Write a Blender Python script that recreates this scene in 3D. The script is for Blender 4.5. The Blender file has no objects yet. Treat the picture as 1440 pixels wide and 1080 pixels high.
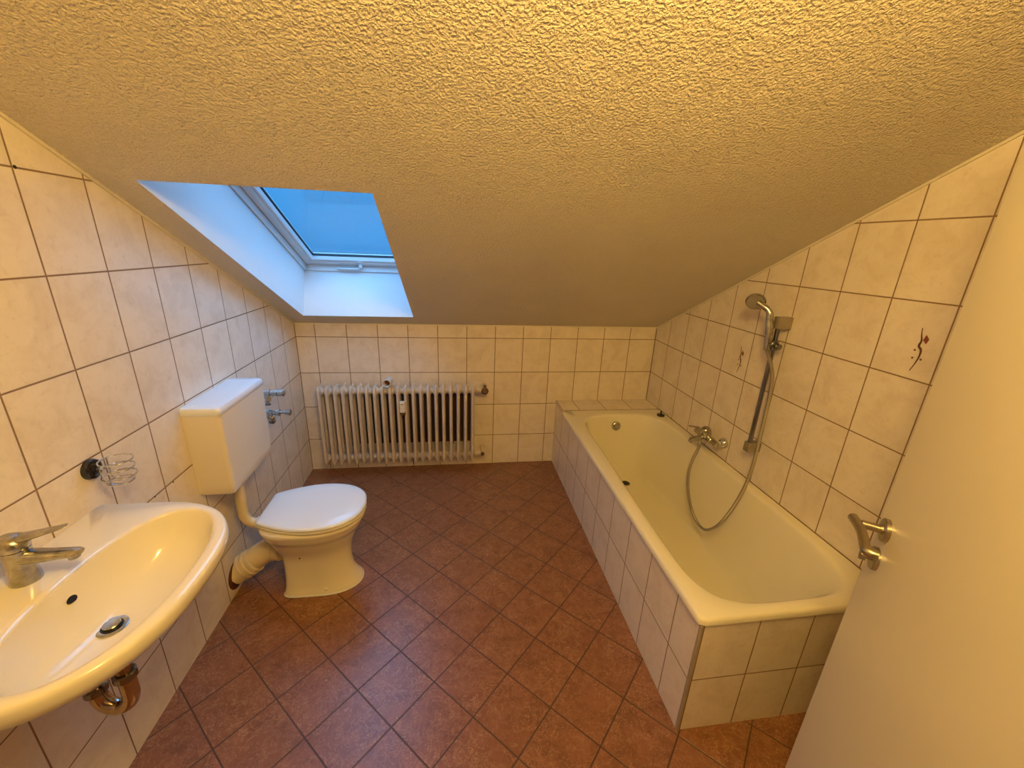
import bpy, bmesh, math, random
from mathutils import Vector, Matrix
random.seed(7)
SC = bpy.context.scene
COL = SC.collection
W = 2.5267          # room width
CZ0, CSL = 1.085, 0.485   # sloped ceiling: z = CZ0 - CSL*y
YR = -2.87          # rear wall
ZT = 2.40           # flat ceiling height
V = Vector

# ------------------------------------------------------------------ materials
def newmat(name):
    m = bpy.data.materials.new(name); m.use_nodes = True
    nt = m.node_tree; b = nt.nodes['Principled BSDF']
    return m, nt, b
def link(nt, a, b): nt.links.new(a, b)
def mth(nt, op, a, b=None, c=None):
    n = nt.nodes.new('ShaderNodeMath'); n.operation = op
    for i, v in enumerate((a, b, c)):
        if v is None: continue
        if isinstance(v, (int, float)): n.inputs[i].default_value = v
        else: link(nt, v, n.inputs[i])
    return n.outputs[0]
def ramp(nt, fac, stops):
    n = nt.nodes.new('ShaderNodeValToRGB')
    e = n.color_ramp.elements
    while len(e) > 1: e.remove(e[-1])
    for i, (p, c) in enumerate(stops):
        el = e[0] if i == 0 else e.new(p)
        el.position = p; el.color = (*c, 1)
    link(nt, fac, n.inputs[0]); return n.outputs[0]
def mixc(nt, fac, a, b, mode='MIX'):
    n = nt.nodes.new('ShaderNodeMix'); n.data_type = 'RGBA'; n.blend_type = mode
    for i, v in ((0, fac), (6, a), (7, b)):
        if isinstance(v, (int, float)): n.inputs[i].default_value = v
        elif isinstance(v, tuple): n.inputs[i].default_value = (*v, 1)
        else: link(nt, v, n.inputs[i])
    return n.outputs[2]
def noise(nt, vec, scale, detail=3, rough=.5, dist=0):
    n = nt.nodes.new('ShaderNodeTexNoise'); n.inputs['Scale'].default_value = scale
    n.inputs['Detail'].default_value = detail; n.inputs['Roughness'].default_value = rough
    n.inputs['Distortion'].default_value = dist
    if vec is not None: link(nt, vec, n.inputs['Vector'])
    return n.outputs['Fac']
def bump(nt, b, h, strength, dist):
    n = nt.nodes.new('ShaderNodeBump'); n.inputs['Strength'].default_value = strength
    n.inputs['Distance'].default_value = dist
    link(nt, h, n.inputs['Height']); link(nt, n.outputs[0], b.inputs['Normal']); return n
def plain(name, col, rough=.4, metal=0, spec=.5, nscale=0, namt=0, bumpv=0, coat=0):
    m, nt, b = newmat(name)
    b.inputs['Base Color'].default_value = (*col, 1); b.inputs['Roughness'].default_value = rough
    b.inputs['Metallic'].default_value = metal; b.inputs['Specular IOR Level'].default_value = spec
    if coat: b.inputs['Coat Weight'].default_value = coat; b.inputs['Coat Roughness'].default_value = .06
    if nscale:
        tc = nt.nodes.new('ShaderNodeTexCoord')
        f = noise(nt, tc.outputs['Object'], nscale, 4, .6)
        lo = tuple(c * (1 - namt) for c in col)
        link(nt, ramp(nt, f, [(.3, lo), (.65, col)]), b.inputs['Base Color'])
        if bumpv: bump(nt, b, f, .5, bumpv)
    return m
def grid(nt, u, v, uo, vo, pu, pv, gw):
    """returns (grout mask, tile id u, tile id v)"""
    out = []; ids = []
    for s, o, p in ((u, uo, pu), (v, vo, pv)):
        t = mth(nt, 'DIVIDE', mth(nt, 'SUBTRACT', s, o), p)
        fl = mth(nt, 'FLOOR', t); ids.append(fl)
        fr = mth(nt, 'SUBTRACT', t, fl)
        d = mth(nt, 'MULTIPLY', mth(nt, 'SUBTRACT', .5, mth(nt, 'ABSOLUTE', mth(nt, 'SUBTRACT', fr, .5))), p)
        out.append(d)
    d = mth(nt, 'MINIMUM', out[0], out[1])
    mr = nt.nodes.new('ShaderNodeMapRange'); mr.interpolation_type = 'SMOOTHSTEP'
    link(nt, d, mr.inputs[0]); mr.inputs[1].default_value = gw * .30; mr.inputs[2].default_value = gw * .75
    mr.inputs[3].default_value = 1; mr.inputs[4].default_value = 0
    return mr.outputs[0], ids
TILE = (.84, .745, .64); TILE2 = (.75, .645, .535); GROUT = (.27, .165, .085)
def tilemat(name, ua, uo, va, vo, pu=.2, pv=.2497, gw=.0042, base=TILE, base2=TILE2, grout=GROUT):
    m, nt, b = newmat(name)
    g = nt.nodes.new('ShaderNodeNewGeometry'); s = nt.nodes.new('ShaderNodeSeparateXYZ')
    link(nt, g.outputs['Position'], s.inputs[0])
    mask, ids = grid(nt, s.outputs[ua], s.outputs[va], uo, vo, pu, pv, gw)
    cx = nt.nodes.new('ShaderNodeCombineXYZ'); link(nt, ids[0], cx.inputs[0]); link(nt, ids[1], cx.inputs[1])
    wn = nt.nodes.new('ShaderNodeTexWhiteNoise'); link(nt, cx.outputs[0], wn.inputs['Vector'])
    vm = nt.nodes.new('ShaderNodeVectorMath'); vm.operation = 'MULTIPLY_ADD'
    link(nt, wn.outputs['Color'], vm.inputs[0]); vm.inputs[1].default_value = (9, 9, 9); link(nt, g.outputs['Position'], vm.inputs[2])
    n1 = noise(nt, vm.outputs[0], 9, 5, .65, .5)
    n2 = noise(nt, vm.outputs[0], 38, 5, .75, .8)
    c = ramp(nt, n1, [(.34, base2), (.56, base)])
    blotch = ramp(nt, n2, [(.54, (1, 1, 1)), (.70, (.88, .84, .80))])
    c = mixc(nt, .75, c, blotch, 'MULTIPLY')
    link(nt, mixc(nt, mask, c, grout), b.inputs['Base Color'])
    r = mth(nt, 'MULTIPLY_ADD', mask, .5, .28); link(nt, r, b.inputs['Roughness'])
    h = mth(nt, 'MULTIPLY_ADD', mask, -1.0, mth(nt, 'MULTIPLY', noise(nt, g.outputs['Position'], 6, 2), .25))
    bump(nt, b, h, .55, .0025)
    return m
M = {}
M['t_left'] = tilemat('beige_tile_left', 1, -.3975 - 4.0, 2, .2417 - .2497)
M['t_right'] = tilemat('beige_tile_right', 1, -.3904 - 4.0, 2, .2417 - .2497)
M['t_back'] = tilemat('beige_tile_back', 0, .1239 - .2, 2, .2417 - .2497)
M['t_rear'] = tilemat('beige_tile_rear', 0, .1, 2, .2417 - .2497)
M['t_front'] = tilemat('beige_tile_bath_front', 0, 2.012 - 2, 2, .2440 - .25, pv=.25)
M['t_side'] = tilemat('beige_tile_bath_side', 1, -1.80 - 2, 2, .2460 - .25, pv=.25)
M['t_shelf'] = tilemat('beige_tile_bath_shelf', 0, .1239 - .2, 1, -.21 - .5, pv=.5)

def floormat():
    m, nt, b = newmat('terracotta_floor_tile')
    g = nt.nodes.new('ShaderNodeNewGeometry'); s = nt.nodes.new('ShaderNodeSeparateXYZ')
    link(nt, g.outputs['Position'], s.inputs[0])
    x = mth(nt, 'SUBTRACT', s.outputs[0], .801); y = mth(nt, 'ADD', s.outputs[1], 1.242)
    u = mth(nt, 'MULTIPLY', mth(nt, 'ADD', x, y), .70711); v = mth(nt, 'MULTIPLY', mth(nt, 'SUBTRACT', x, y), .70711)
    P = .2015
    mask, ids = grid(nt, u, v, -20 * P, -20 * P, P, P, .0046)
    cx = nt.nodes.new('ShaderNodeCombineXYZ'); link(nt, ids[0], cx.inputs[0]); link(nt, ids[1], cx.inputs[1])
    wn = nt.nodes.new('ShaderNodeTexWhiteNoise'); link(nt, cx.outputs[0], wn.inputs['Vector'])
    vm = nt.nodes.new('ShaderNodeVectorMath'); vm.operation = 'MULTIPLY_ADD'
    link(nt, wn.outputs['Color'], vm.inputs[0]); vm.inputs[1].default_value = (7, 7, 7); link(nt, g.outputs['Position'], vm.inputs[2])
    n1 = noise(nt, vm.outputs[0], 14, 5, .7, .6)
    c = ramp(nt, n1, [(.32, (.175, .068, .030)), (.5, (.235, .094, .043)), (.7, (.295, .122, .060))])
    # fine wandering veins
    vv = None
    for sc, wd, ds in ((7, .0055, 2.2), (13, .008, 1.8), (26, .012, 1.2)):
        nn = noise(nt, vm.outputs[0], sc, 4, .6, ds)
        a = mth(nt, 'ABSOLUTE', mth(nt, 'SUBTRACT', nn, .5))
        mr = nt.nodes.new('ShaderNodeMapRange'); link(nt, a, mr.inputs[0])
        mr.inputs[1].default_value = 0; mr.inputs[2].default_value = wd; mr.inputs[3].default_value = 1; mr.inputs[4].default_value = 0
        vv = mr.outputs[0] if vv is None else mth(nt, 'MAXIMUM', vv, mr.outputs[0])
    vv = mth(nt, 'MULTIPLY', vv, mth(nt, 'MULTIPLY', noise(nt, vm.outputs[0], 6, 2), 1.5))
    c = mixc(nt, vv, c, (.50, .28, .15))
    gm = mixc(nt, noise(nt, g.outputs['Position'], 3, 2), (.05, .022, .012), (.12, .06, .035))
    link(nt, mixc(nt, mask, c, gm), b.inputs['Base Color'])
    link(nt, mth(nt, 'MULTIPLY_ADD', mask, .06, mth(nt, 'MULTIPLY_ADD', n1, .12, .26)), b.inputs['Roughness'])
    b.inputs['Specular IOR Level'].default_value = .5
    h = mth(nt, 'ADD', mth(nt, 'MULTIPLY', mask, -1.0), mth(nt, 'MULTIPLY', noise(nt, g.outputs['Position'], 30, 3), .12))
    bump(nt, b, h, .5, .002)
    return m
M['floor'] = floormat()

def plaster():
    m, nt, b = newmat('rough_cream_plaster')
    g = nt.nodes.new('ShaderNodeNewGeometry')
    mp = nt.nodes.new('ShaderNodeMapping'); link(nt, g.outputs['Position'], mp.inputs[0]); mp.inputs['Scale'].default_value = (1, 1, 1)
    n1 = noise(nt, mp.outputs[0], 150, 2, .5, 0)
    n2 = noise(nt, mp.outputs[0], 30, 2, .5)
    n3 = noise(nt, mp.outputs[0], 3, 3)
    gr = ramp(nt, n1, [(.34, (0, 0, 0)), (.50, (.35, .35, .35)), (.66, (1, 1, 1))])      # rounded render grains
    h = mth(nt, 'ADD', mth(nt, 'MULTIPLY', gr, .8), mth(nt, 'MULTIPLY', n2, .9))
    link(nt, ramp(nt, n3, [(.3, (.80, .73, .61)), (.7, (.84, .77, .65))]), b.inputs['Base Color'])
    b.inputs['Roughness'].default_value = .75; b.inputs['Specular IOR Level'].default_value = .25
    bump(nt, b, h, 1.0, .0046)
    return m
M['plaster'] = plaster()
M['ceramic'] = plain('cream_porcelain', (.82, .755, .635), .12, spec=.5, nscale=3, namt=.03, coat=.3)
M['pan'] = plain('cream_toilet_porcelain', (.84, .77, .62), .12, spec=.5, nscale=3, namt=.03, coat=.3)
M['enamel'] = plain('ivory_enamel', (.86, .80, .64), .16, spec=.5, nscale=2, namt=.04, coat=.3)
M['lid'] = plain('white_seat_plastic', (.80, .83, .88), .10, nscale=3, namt=.02)
M['cistern'] = plain('white_cistern_plastic', (.83, .76, .66), .3, nscale=3, namt=.03)
M['pvc'] = plain('cream_waste_plastic', (.76, .64, .42), .35, nscale=12, namt=.12)
M['pvcw'] = plain('white_plastic', (.84, .78, .68), .3, nscale=10, namt=.05)
M['chrome'] = plain('polished_chrome', (.72, .72, .72), .10, 1, nscale=8, namt=.12)
M['chrome_dull'] = plain('limescaled_chrome', (.55, .53, .48), .24, 1, nscale=45, namt=.45)
M['chrome_brown'] = plain('floor_reflect_chrome', (.50, .36, .22), .20, 1, nscale=20, namt=.4)  # brown of the floor's reflection put into the metal colour
M['chrome_black'] = plain('black_chrome', (.10, .10, .11), .12, 1, nscale=8, namt=.2)
M['chrome_warm'] = plain('warm_chrome', (.60, .48, .36), .13, 1, nscale=12, namt=.25)  # slight brown put in for the floor's reflection
M['chrome_dark'] = plain('dark_chrome', (.30, .30, .31), .10, 1, nscale=8, namt=.2)
M['steel'] = plain('brushed_steel', (.48, .42, .32), .30, 1, nscale=60, namt=.15)
M['black'] = plain('black_rubber', (.012, .010, .009), .45, nscale=20, namt=.3)
M['rust'] = plain('rusty_brown_rim', (.13, .035, .015), .7, nscale=25, namt=.5)
M['radiator'] = plain('cream_radiator_paint', (.70, .59, .47), .38, nscale=14, namt=.10)
M['brownknob'] = plain('brown_valve_knob', (.16, .09, .045), .45, nscale=30, namt=.4)
M['board'] = plain('gap_shade_brown', (.10, .05, .028), .8, nscale=6, namt=.35)  # dark brown in place of shade between the radiator fins
M['grout'] = plain('brown_grout', (.27, .165, .085), .8, nscale=30, namt=.3)
M['door'] = plain('satin_white_door_paint', (.80, .72, .57), .34, nscale=2, namt=.03)
M['hall'] = plain('hall_white_paint', (.70, .64, .55), .7, nscale=4, namt=.04)
M['white'] = plain('white_window_paint', (.80, .80, .78), .4, nscale=5, namt=.03)
M['reveal'] = plain('white_reveal_board', (.80, .80, .78), .55, nscale=4, namt=.03)
M['gasket'] = plain('dark_gasket', (.02, .02, .022), .6, nscale=9, namt=.2)
M['trimc'] = plain('cream_edge_strip', (.80, .72, .58), .4, nscale=9, namt=.05)
M['trimg'] = plain('grey_tile_profile', (.42, .34, .27), .4, nscale=9, namt=.1)
M['decor'] = plain('brown_glaze_line', (.13, .055, .022), .35, nscale=60, namt=.3)
M['decor2'] = plain('rust_glaze_diamond', (.30, .075, .025), .35, nscale=60, namt=.3)
M['grey'] = plain('grey_grip_plastic', (.30, .27, .22), .35, nscale=20, namt=.15)
M['trans'] = plain('smoky_bracket_plastic', (.42, .37, .29), .2, .6, nscale=20, namt=.15)

def hosemat():
    m, nt, b = newmat('ribbed_metal_hose')
    b.inputs['Base Color'].default_value = (.52, .48, .40, 1); b.inputs['Metallic'].default_value = .9; b.inputs['Roughness'].default_value = .3
    uv = nt.nodes.new('ShaderNodeUVMap'); s = nt.nodes.new('ShaderNodeSeparateXYZ'); link(nt, uv.outputs[0], s.inputs[0])
    h = mth(nt, 'SINE', mth(nt, 'MULTIPLY', s.outputs[1], 2 * math.pi / .0045))
    link(nt, ramp(nt, mth(nt, 'MULTIPLY_ADD', h, .5, .5), [(0, (.20, .17, .12)), (.6, (.60, .55, .46))]), b.inputs['Base Color'])
    bump(nt, b, h, .6, .0012)
    return m
M['hose'] = hosemat()
def glassmat():
    m, nt, b = newmat('window_glass')
    nt.nodes.remove(b)
    o = nt.nodes['Material Output']
    tr = nt.nodes.new('ShaderNodeBsdfTransparent'); tr.inputs[0].default_value = (.90, .95, .97, 1)
    gl = nt.nodes.new('ShaderNodeBsdfGlossy'); gl.inputs['Roughness'].default_value = .02
    g = nt.nodes.new('ShaderNodeNewGeometry'); dt = nt.nodes.new('ShaderNodeVectorMath'); dt.operation = 'DOT_PRODUCT'
    link(nt, g.outputs['Normal'], dt.inputs[0]); link(nt, g.outputs['Incoming'], dt.inputs[1])
    fr = nt.nodes.new('ShaderNodeMath'); fr.operation = 'MULTIPLY_ADD'      # Schlick reflectance of one face
    link(nt, mth(nt, 'POWER', mth(nt, 'SUBTRACT', 1.0, mth(nt, 'ABSOLUTE', dt.outputs['Value'])), 5.0), fr.inputs[0]); fr.inputs[1].default_value = .96; fr.inputs[2].default_value = .04
    mx = nt.nodes.new('ShaderNodeMixShader')
    link(nt, fr.outputs[0], mx.inputs[0]); link(nt, tr.outputs[0], mx.inputs[1]); link(nt, gl.outputs[0], mx.inputs[2])
    # thin film of dried rain speckle on the pane
    tc = nt.nodes.new('ShaderNodeTexCoord')
    f = noise(nt, tc.outputs['Object'], 130, 3, .7)
    df = nt.nodes.new('ShaderNodeBsdfDiffuse'); df.inputs[0].default_value = (.6, .6, .6, 1)
    mr = nt.nodes.new('ShaderNodeMapRange'); link(nt, f, mr.inputs[0]); mr.inputs[1].default_value = .5; mr.inputs[2].default_value = .8; mr.inputs[3].default_value = .01; mr.inputs[4].default_value = .16
    m2 = nt.nodes.new('ShaderNodeMixShader'); link(nt, mr.outputs[0], m2.inputs[0]); link(nt, mx.outputs[0], m2.inputs[1]); link(nt, df.outputs[0], m2.inputs[2])
    link(nt, m2.outputs[0], o.inputs[0])
    return m
M['glass'] = glassmat()

# ------------------------------------------------------------------ mesh helpers
def obj(name, bm, mat, parent=None, smooth=False, bevel=0, angle=40):
    bmesh.ops.remove_doubles(bm, verts=bm.verts, dist=1e-6)
    bmesh.ops.recalc_face_normals(bm, faces=bm.faces)
    me = bpy.data.meshes.new(name); bm.to_mesh(me); bm.free()
    o = bpy.data.objects.new(name, me); COL.objects.link(o)
    me.materials.append(M[mat])
    if smooth:
        for p in me.polygons: p.use_smooth = True
        md = o.modifiers.new('edge', 'EDGE_SPLIT'); md.split_angle = math.radians(angle)
    if bevel:
        b = o.modifiers.new('bevel', 'BEVEL'); b.width = bevel; b.segments = 3; b.limit_method = 'ANGLE'
        for p in me.polygons: p.use_smooth = True
        b.harden_normals = True
    if parent is not None:
        o.parent = parent; o.matrix_parent_inverse = Matrix.Translation(-parent.location)
    return o
def empty(name, loc, label, cat, group=None):
    o = bpy.data.objects.new(name, None); COL.objects.link(o); o.location = loc
    o.empty_display_size = .05
    o['label'] = label; o['category'] = cat
    if group: o['group'] = group
    return o
def tag(o, label, cat, group=None):
    o['label'] = label; o['category'] = cat
    if group: o['group'] = group
    return o
def struct(name, bm, mat, parent=None, **k):
    o = obj(name, bm, mat, parent, **k); o['kind'] = 'structure'; return o
def face(bm, pts):
    return bm.faces.new([bm.verts.new(p) for p in pts])
def box(bm, lo, hi, mat=None):
    x0, y0, z0 = lo; x1, y1, z1 = hi
    vs = [V((x, y, z)) for z in (z0, z1) for x, y in ((x0, y0), (x1, y0), (x1, y1), (x0, y1))]
    if mat is not None: vs = [mat @ v for v in vs]
    b = [bm.verts.new(v) for v in vs]
    for f in ((3, 2, 1, 0), (4, 5, 6, 7), (0, 1, 5, 4), (1, 2, 6, 5), (2, 3, 7, 6), (3, 0, 4, 7)):
        bm.faces.new([b[i] for i in f])
def loft(bm, rings, cap0=True, cap1=True, closed=True):
    rs = [[bm.verts.new(p) for p in r] for r in rings]
    n = len(rs[0])
    for a, b in zip(rs, rs[1:]):
        for i in range(n if closed else n - 1):
            j = (i + 1) % n
            bm.faces.new((a[i], a[j], b[j], b[i]))
    if cap0: bm.faces.new(rs[0][::-1])
    if cap1: bm.faces.new(rs[-1])
    return rs
def frame(d):
    d = V(d).normalized(); up = V((0, 0, 1)) if abs(d.z) < .95 else V((1, 0, 0))
    a = up.cross(d).normalized(); return a, d.cross(a).normalized(), d
def lathe(bm, p0, d, prof, n=32, cap=True):
    """prof: (distance along d, radius)"""
    a, b, d = frame(d); p0 = V(p0); rings = []
    for s, r in prof:
        rings.append([p0 + d * s + (a * math.cos(t) + b * math.sin(t)) * max(r, 1e-4) for t in [2 * math.pi * i / n for i in range(n)]])
    loft(bm, rings, cap, cap)
def catmull(pts, k=8, closed=False):
    P = [V(p) for p in pts]; out = []
    n = len(P); rng = range(n if closed else n - 1)
    for i in rng:
        p1, p2 = P[i], P[(i + 1) % n]
        p0 = P[i - 1] if (i > 0 or closed) else p1 * 2 - p2
        p3 = P[(i + 2) % n] if (i + 2 < n or closed) else p2 * 2 - p1
        for j in range(k):
            t = j / k
            out.append(.5 * ((2 * p1) + (p2 - p0) * t + (2 * p0 - 5 * p1 + 4 * p2 - p3) * t * t + (3 * p1 - p0 - 3 * p2 + p3) * t ** 3))
    if not closed: out.append(P[-1])
    return out
def tube(bm, path, r, n=14, closed=False, cap=True, uv=False, sx=1, sy=1, a0=None):
    P = [V(p) for p in path]; m = len(P)
    rad = r if callable(r) else (lambda i, t: r)
    T = []
    for i in range(m):
        if closed: t = P[(i + 1) % m] - P[i - 1]
        else: t = P[min(i + 1, m - 1)] - P[max(i - 1, 0)]
        T.append(t.normalized())
    a = frame(T[0])[0] if a0 is None else (V(a0) - T[0] * V(a0).dot(T[0])).normalized()
    rings = []; L = 0; ls = []
    for i in range(m):
        if i:
            q = T[i - 1].rotation_difference(T[i]); a = (q @ a); L += (P[i] - P[i - 1]).length
        a = (a - T[i] * a.dot(T[i])).normalized(); b = T[i].cross(a)
        rr = rad(i, i / (m - 1)); ls.append(L)
        rings.append([P[i] + (a * math.cos(t) * sx + b * math.sin(t) * sy) * rr for t in [2 * math.pi * k / n for k in range(n)]])
    if closed: rings.append(rings[0]); ls.append(L)
    rs = [[bm.verts.new(p) for p in q] for q in rings]
    lay = bm.loops.layers.uv.verify() if uv else None
    for i in range(len(rs) - 1):
        for k in range(n):
            j = (k + 1) % n
            f = bm.faces.new((rs[i][k], rs[i][j], rs[i + 1][j], rs[i + 1][k]))
            if uv:
                for lp, (uu, vv) in zip(f.loops, ((k, ls[i]), (k + 1, ls[i]), (k + 1, ls[i + 1]), (k, ls[i + 1]))):
                    lp[lay].uv = (uu / n, vv)
    if cap and not closed: bm.faces.new(rs[0][::-1]); bm.faces.new(rs[-1])
def NB(): return bmesh.new()
def polyray(poly, c, ang):
    """distance from c to closed polygon along angle"""
    dx, dy = math.cos(ang), math.sin(ang); best = None
    for i in range(len(poly)):
        x1, y1 = poly[i][0] - c[0], poly[i][1] - c[1]; x2, y2 = poly[(i + 1) % len(poly)][0] - c[0], poly[(i + 1) % len(poly)][1] - c[1]
        ex, ey = x2 - x1, y2 - y1; den = dx * ey - dy * ex
        if abs(den) < 1e-12: continue
        t = (x1 * ey - y1 * ex) / den; s = (x1 * dy - y1 * dx) / den
        if t > 0 and -1e-9 <= s <= 1 + 1e-9 and (best is None or t > best): best = t
    return best

# ------------------------------------------------------------------ room shell
def cz(y): return min(CZ0 - CSL * y, ZT)
YF = -(ZT - CZ0) / CSL       # where slope meets flat ceiling
bm = NB(); face(bm, [(0, 0, 0), (W, 0, 0), (W, YR, 0), (0, YR, 0)]); struct('floor', bm, 'floor')
for nm, x, mt in (('wall_left', 0, 't_left'), ('wall_right', W, 't_right')):
    bm = NB(); face(bm, [(x, 0, 0), (x, YR, 0), (x, YR, ZT), (x, YF, ZT), (x, 0, CZ0)])
    o = struct(nm, bm, mt)
    if x: WR = o
    else: WL = o
bm = NB(); face(bm, [(0, 0, 0), (W, 0, 0), (W, 0, CZ0), (0, 0, CZ0)]); struct('wall_back', bm, 't_back')
# rear wall with the doorway the picture is taken from
DX0, DX1, DH = .585, 1.475, 2.02
bm = NB()
for x0, x1, z0, z1 in ((0, DX0, 0, ZT), (DX1, W, 0, ZT), (DX0, DX1, DH, ZT)):
    box(bm, (x0, YR - .12, z0), (x1, YR, z1))
struct('wall_rear', bm, 't_rear')
bm = NB()
for x0, x1 in ((DX0 - .05, DX0 + .012), (DX1 - .012, DX1 + .05)): box(bm, (x0, YR - .135, 0), (x1, YR + .012, DH + .05))
box(bm, (DX0 - .05, YR - .135, DH - .012), (DX1 + .05, YR + .012, DH + .05))
struct('trim_1', bm, 'door', bevel=.003)
# hallway behind the doorway
HY = -4.1
bm = NB(); face(bm, [(0, YR, 0), (W, YR, 0), (W, HY, 0), (0, HY, 0)]); struct('floor_hall', bm, 'floor')
bm = NB(); face(bm, [(0, YR - .12, 0), (0, HY, 0), (0, HY, ZT), (0, YR - .12, ZT)]); struct('wall_hall_left', bm, 'hall')
bm = NB(); face(bm, [(W, YR - .12, 0), (W, HY, 0), (W, HY, ZT), (W, YR - .12, ZT)]); struct('wall_hall_right', bm, 'hall')
bm = NB(); face(bm, [(0, HY, 0), (W, HY, 0), (W, HY, ZT), (0, HY, ZT)]); struct('wall_hall_rear', bm, 'hall')
bm = NB(); face(bm, [(0, YR - .12, ZT), (W, YR - .12, ZT), (W, HY, ZT), (0, HY, ZT)]); struct('ceiling_hall', bm, 'hall')
# ceiling: slope with skylight hole
SX0, SX1, SYL, SYH = .113, .778, -.145, -1.369
bm = NB()
def cp(x, y): return (x, y, CZ0 - CSL * y)
for x0, x1, ya, yb in ((0, SX0, 0, YF), (SX1, W, 0, YF), (SX0, SX1, 0, SYL), (SX0, SX1, SYH, YF)):
    face(bm, [cp(x0, ya), cp(x1, ya), cp(x1, yb), cp(x0, yb)])
face(bm, [(0, YF, ZT), (W, YF, ZT), (W, YR - .12, ZT), (0, YR - .12, ZT)])
CE = struct('ceiling', bm, 'plaster')
# edge strips where ceiling meets tiles
L = V((0, -1, CSL)).normalized(); NU = V((0, CSL, 1)).normalized()   # up-slope, outward normal
def slopebox(bm, x0, x1, s0, s1, d0, d1):
    """box in slope frame: s metres up the slope from the back wall, d along outward normal"""
    o = V((0, 0, CZ0)); vs = []
    for d in (d0, d1):
        for x, s in ((x0, s0), (x1, s0), (x1, s1), (x0, s1)): vs.append(o + V((x, 0, 0)) + L * s + NU * d)
    b = [bm.verts.new(v) for v in vs]
    for f in ((3, 2, 1, 0), (4, 5, 6, 7), (0, 1, 5, 4), (1, 2, 6, 5), (2, 3, 7, 6), (3, 0, 4, 7)): bm.faces.new([b[i] for i in f])
SL = 1 / math.sqrt(1 + CSL ** 2)        # cos of slope
SEND = -YF / SL
bm = NB(); slopebox(bm, .0003, .006, .0, SEND, -.009, -.0004); struct('trim_2', bm, 'trimc')
bm = NB(); slopebox(bm, W - .006, W - .0003, .0, SEND, -.009, -.0004); struct('trim_3', bm, 'trimc')
bm = NB(); box(bm, (.006, -.007, CZ0 - .008), (W - .006, -.0003, CZ0 - .0005)); struct('trim_4', bm, 'trimc')

# ------------------------------------------------------------------ skylight
s_lo, s_hi = -SYL / SL, -SYH / SL
RD = .290
bm = NB()
slopebox(bm, SX0 - .02, SX0, s_lo - .02, s_hi + .02, .0005, .40)
slopebox(bm, SX1, SX1 + .02, s_lo - .02, s_hi + .02, .0005, .40)
slopebox(bm, SX0, SX1, s_lo - .02, s_lo, .0005, .40)
slopebox(bm, SX0, SX1, s_hi, s_hi + .02, .0005, .40)
struct('trim_5', bm, 'reveal')
def ringframe(bm, x0, x1, s0, s1, w, d0, d1, wi=None):
    """rectangular frame; inner edge may be bevelled (wi = inner width at d1)"""
    wi = w if wi is None else wi; o = V((0, 0, CZ0))
    def P(x, s, d): return o + V((x, 0, 0)) + L * s + NU * d
    prof = [(0, d0), (w, d0), (wi, d1), (0, d1)]
    rings = [[P(x0 + a, s0 + a, d), P(x1 - a, s0 + a, d), P(x1 - a, s1 - a, d), P(x0 + a, s1 - a, d)] for a, d in prof]
    rings.append(rings[0])
    loft(bm, rings, False, False)
bm = NB()
ringframe(bm, SX0 + .0015, SX1 - .0015, s_lo + .0015, s_hi - .0015, .008, RD, .330)
WIN = struct('window_1', bm, 'white', bevel=.0015)
bm = NB(); ringframe(bm, SX0 + .001, SX1 - .001, s_lo + .001, s_hi - .001, .016, .336, .342)
struct('frame_gasket', bm, 'gasket', WIN)
bm = NB(); ringframe(bm, SX0 + .011, SX1 - .011, s_lo + .011, s_hi - .011, .034, .328, .385, .055)
struct('sash', bm, 'white', WIN, bevel=.003)
bm = NB(); ringframe(bm, SX0 + .050, SX1 - .050, s_lo + .050, s_hi - .050, .010, .338, .36, .016)
struct('glazing_bead', bm, 'white', WIN, bevel=.002)
bm = NB(); ringframe(bm, SX0 + .060, SX1 - .060, s_lo + .060, s_hi - .060, .007, .366, .376)
struct('glass_gasket', bm, 'gasket', WIN)
bm = NB(); slopebox(bm, SX0 + .05, SX1 - .05, s_lo + .05, s_hi - .05, .372, .376)
struct('window_pane', bm, 'glass', WIN)
# outer cover of the frame, so no daylight leaks round it
bm = NB(); ringframe(bm, SX0 - .12, SX1 + .12, s_lo - .12, s_hi + .12, .16, .386, .40)
struct('outer_flashing', bm, 'gasket', WIN)
# window handle: hub and long bar
o0 = V((0, 0, CZ0))
def SP(x, s, d): return o0 + V((x, 0, 0)) + L * s + NU * d
bm = NB()
lathe(bm, SP(.452, s_lo + .028, .336), -NU, [(0, .016), (.006, .016), (.007, .012), (.03, .011), (.034, .004)], 20)
box(bm, (-.012, -.035, 0), (.012, .035, .005), Matrix.Translation(SP(.452, s_lo + .024, .336)) @ Matrix(((1, 0, 0, 0), (0, L.y, -NU.y, 0), (0, L.z, -NU.z, 0), (0, 0, 0, 1))))
tube(bm, catmull([SP(.452, s_lo + .028, .308), SP(.44, s_lo + .026, .302), (SP(.42, s_lo + .024, .300)), SP(.35, s_lo + .022, .300), SP(.312, s_lo + .021, .303)], 6), .0062, 12)
struct('window_handle', bm, 'white', WIN, smooth=True)

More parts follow.
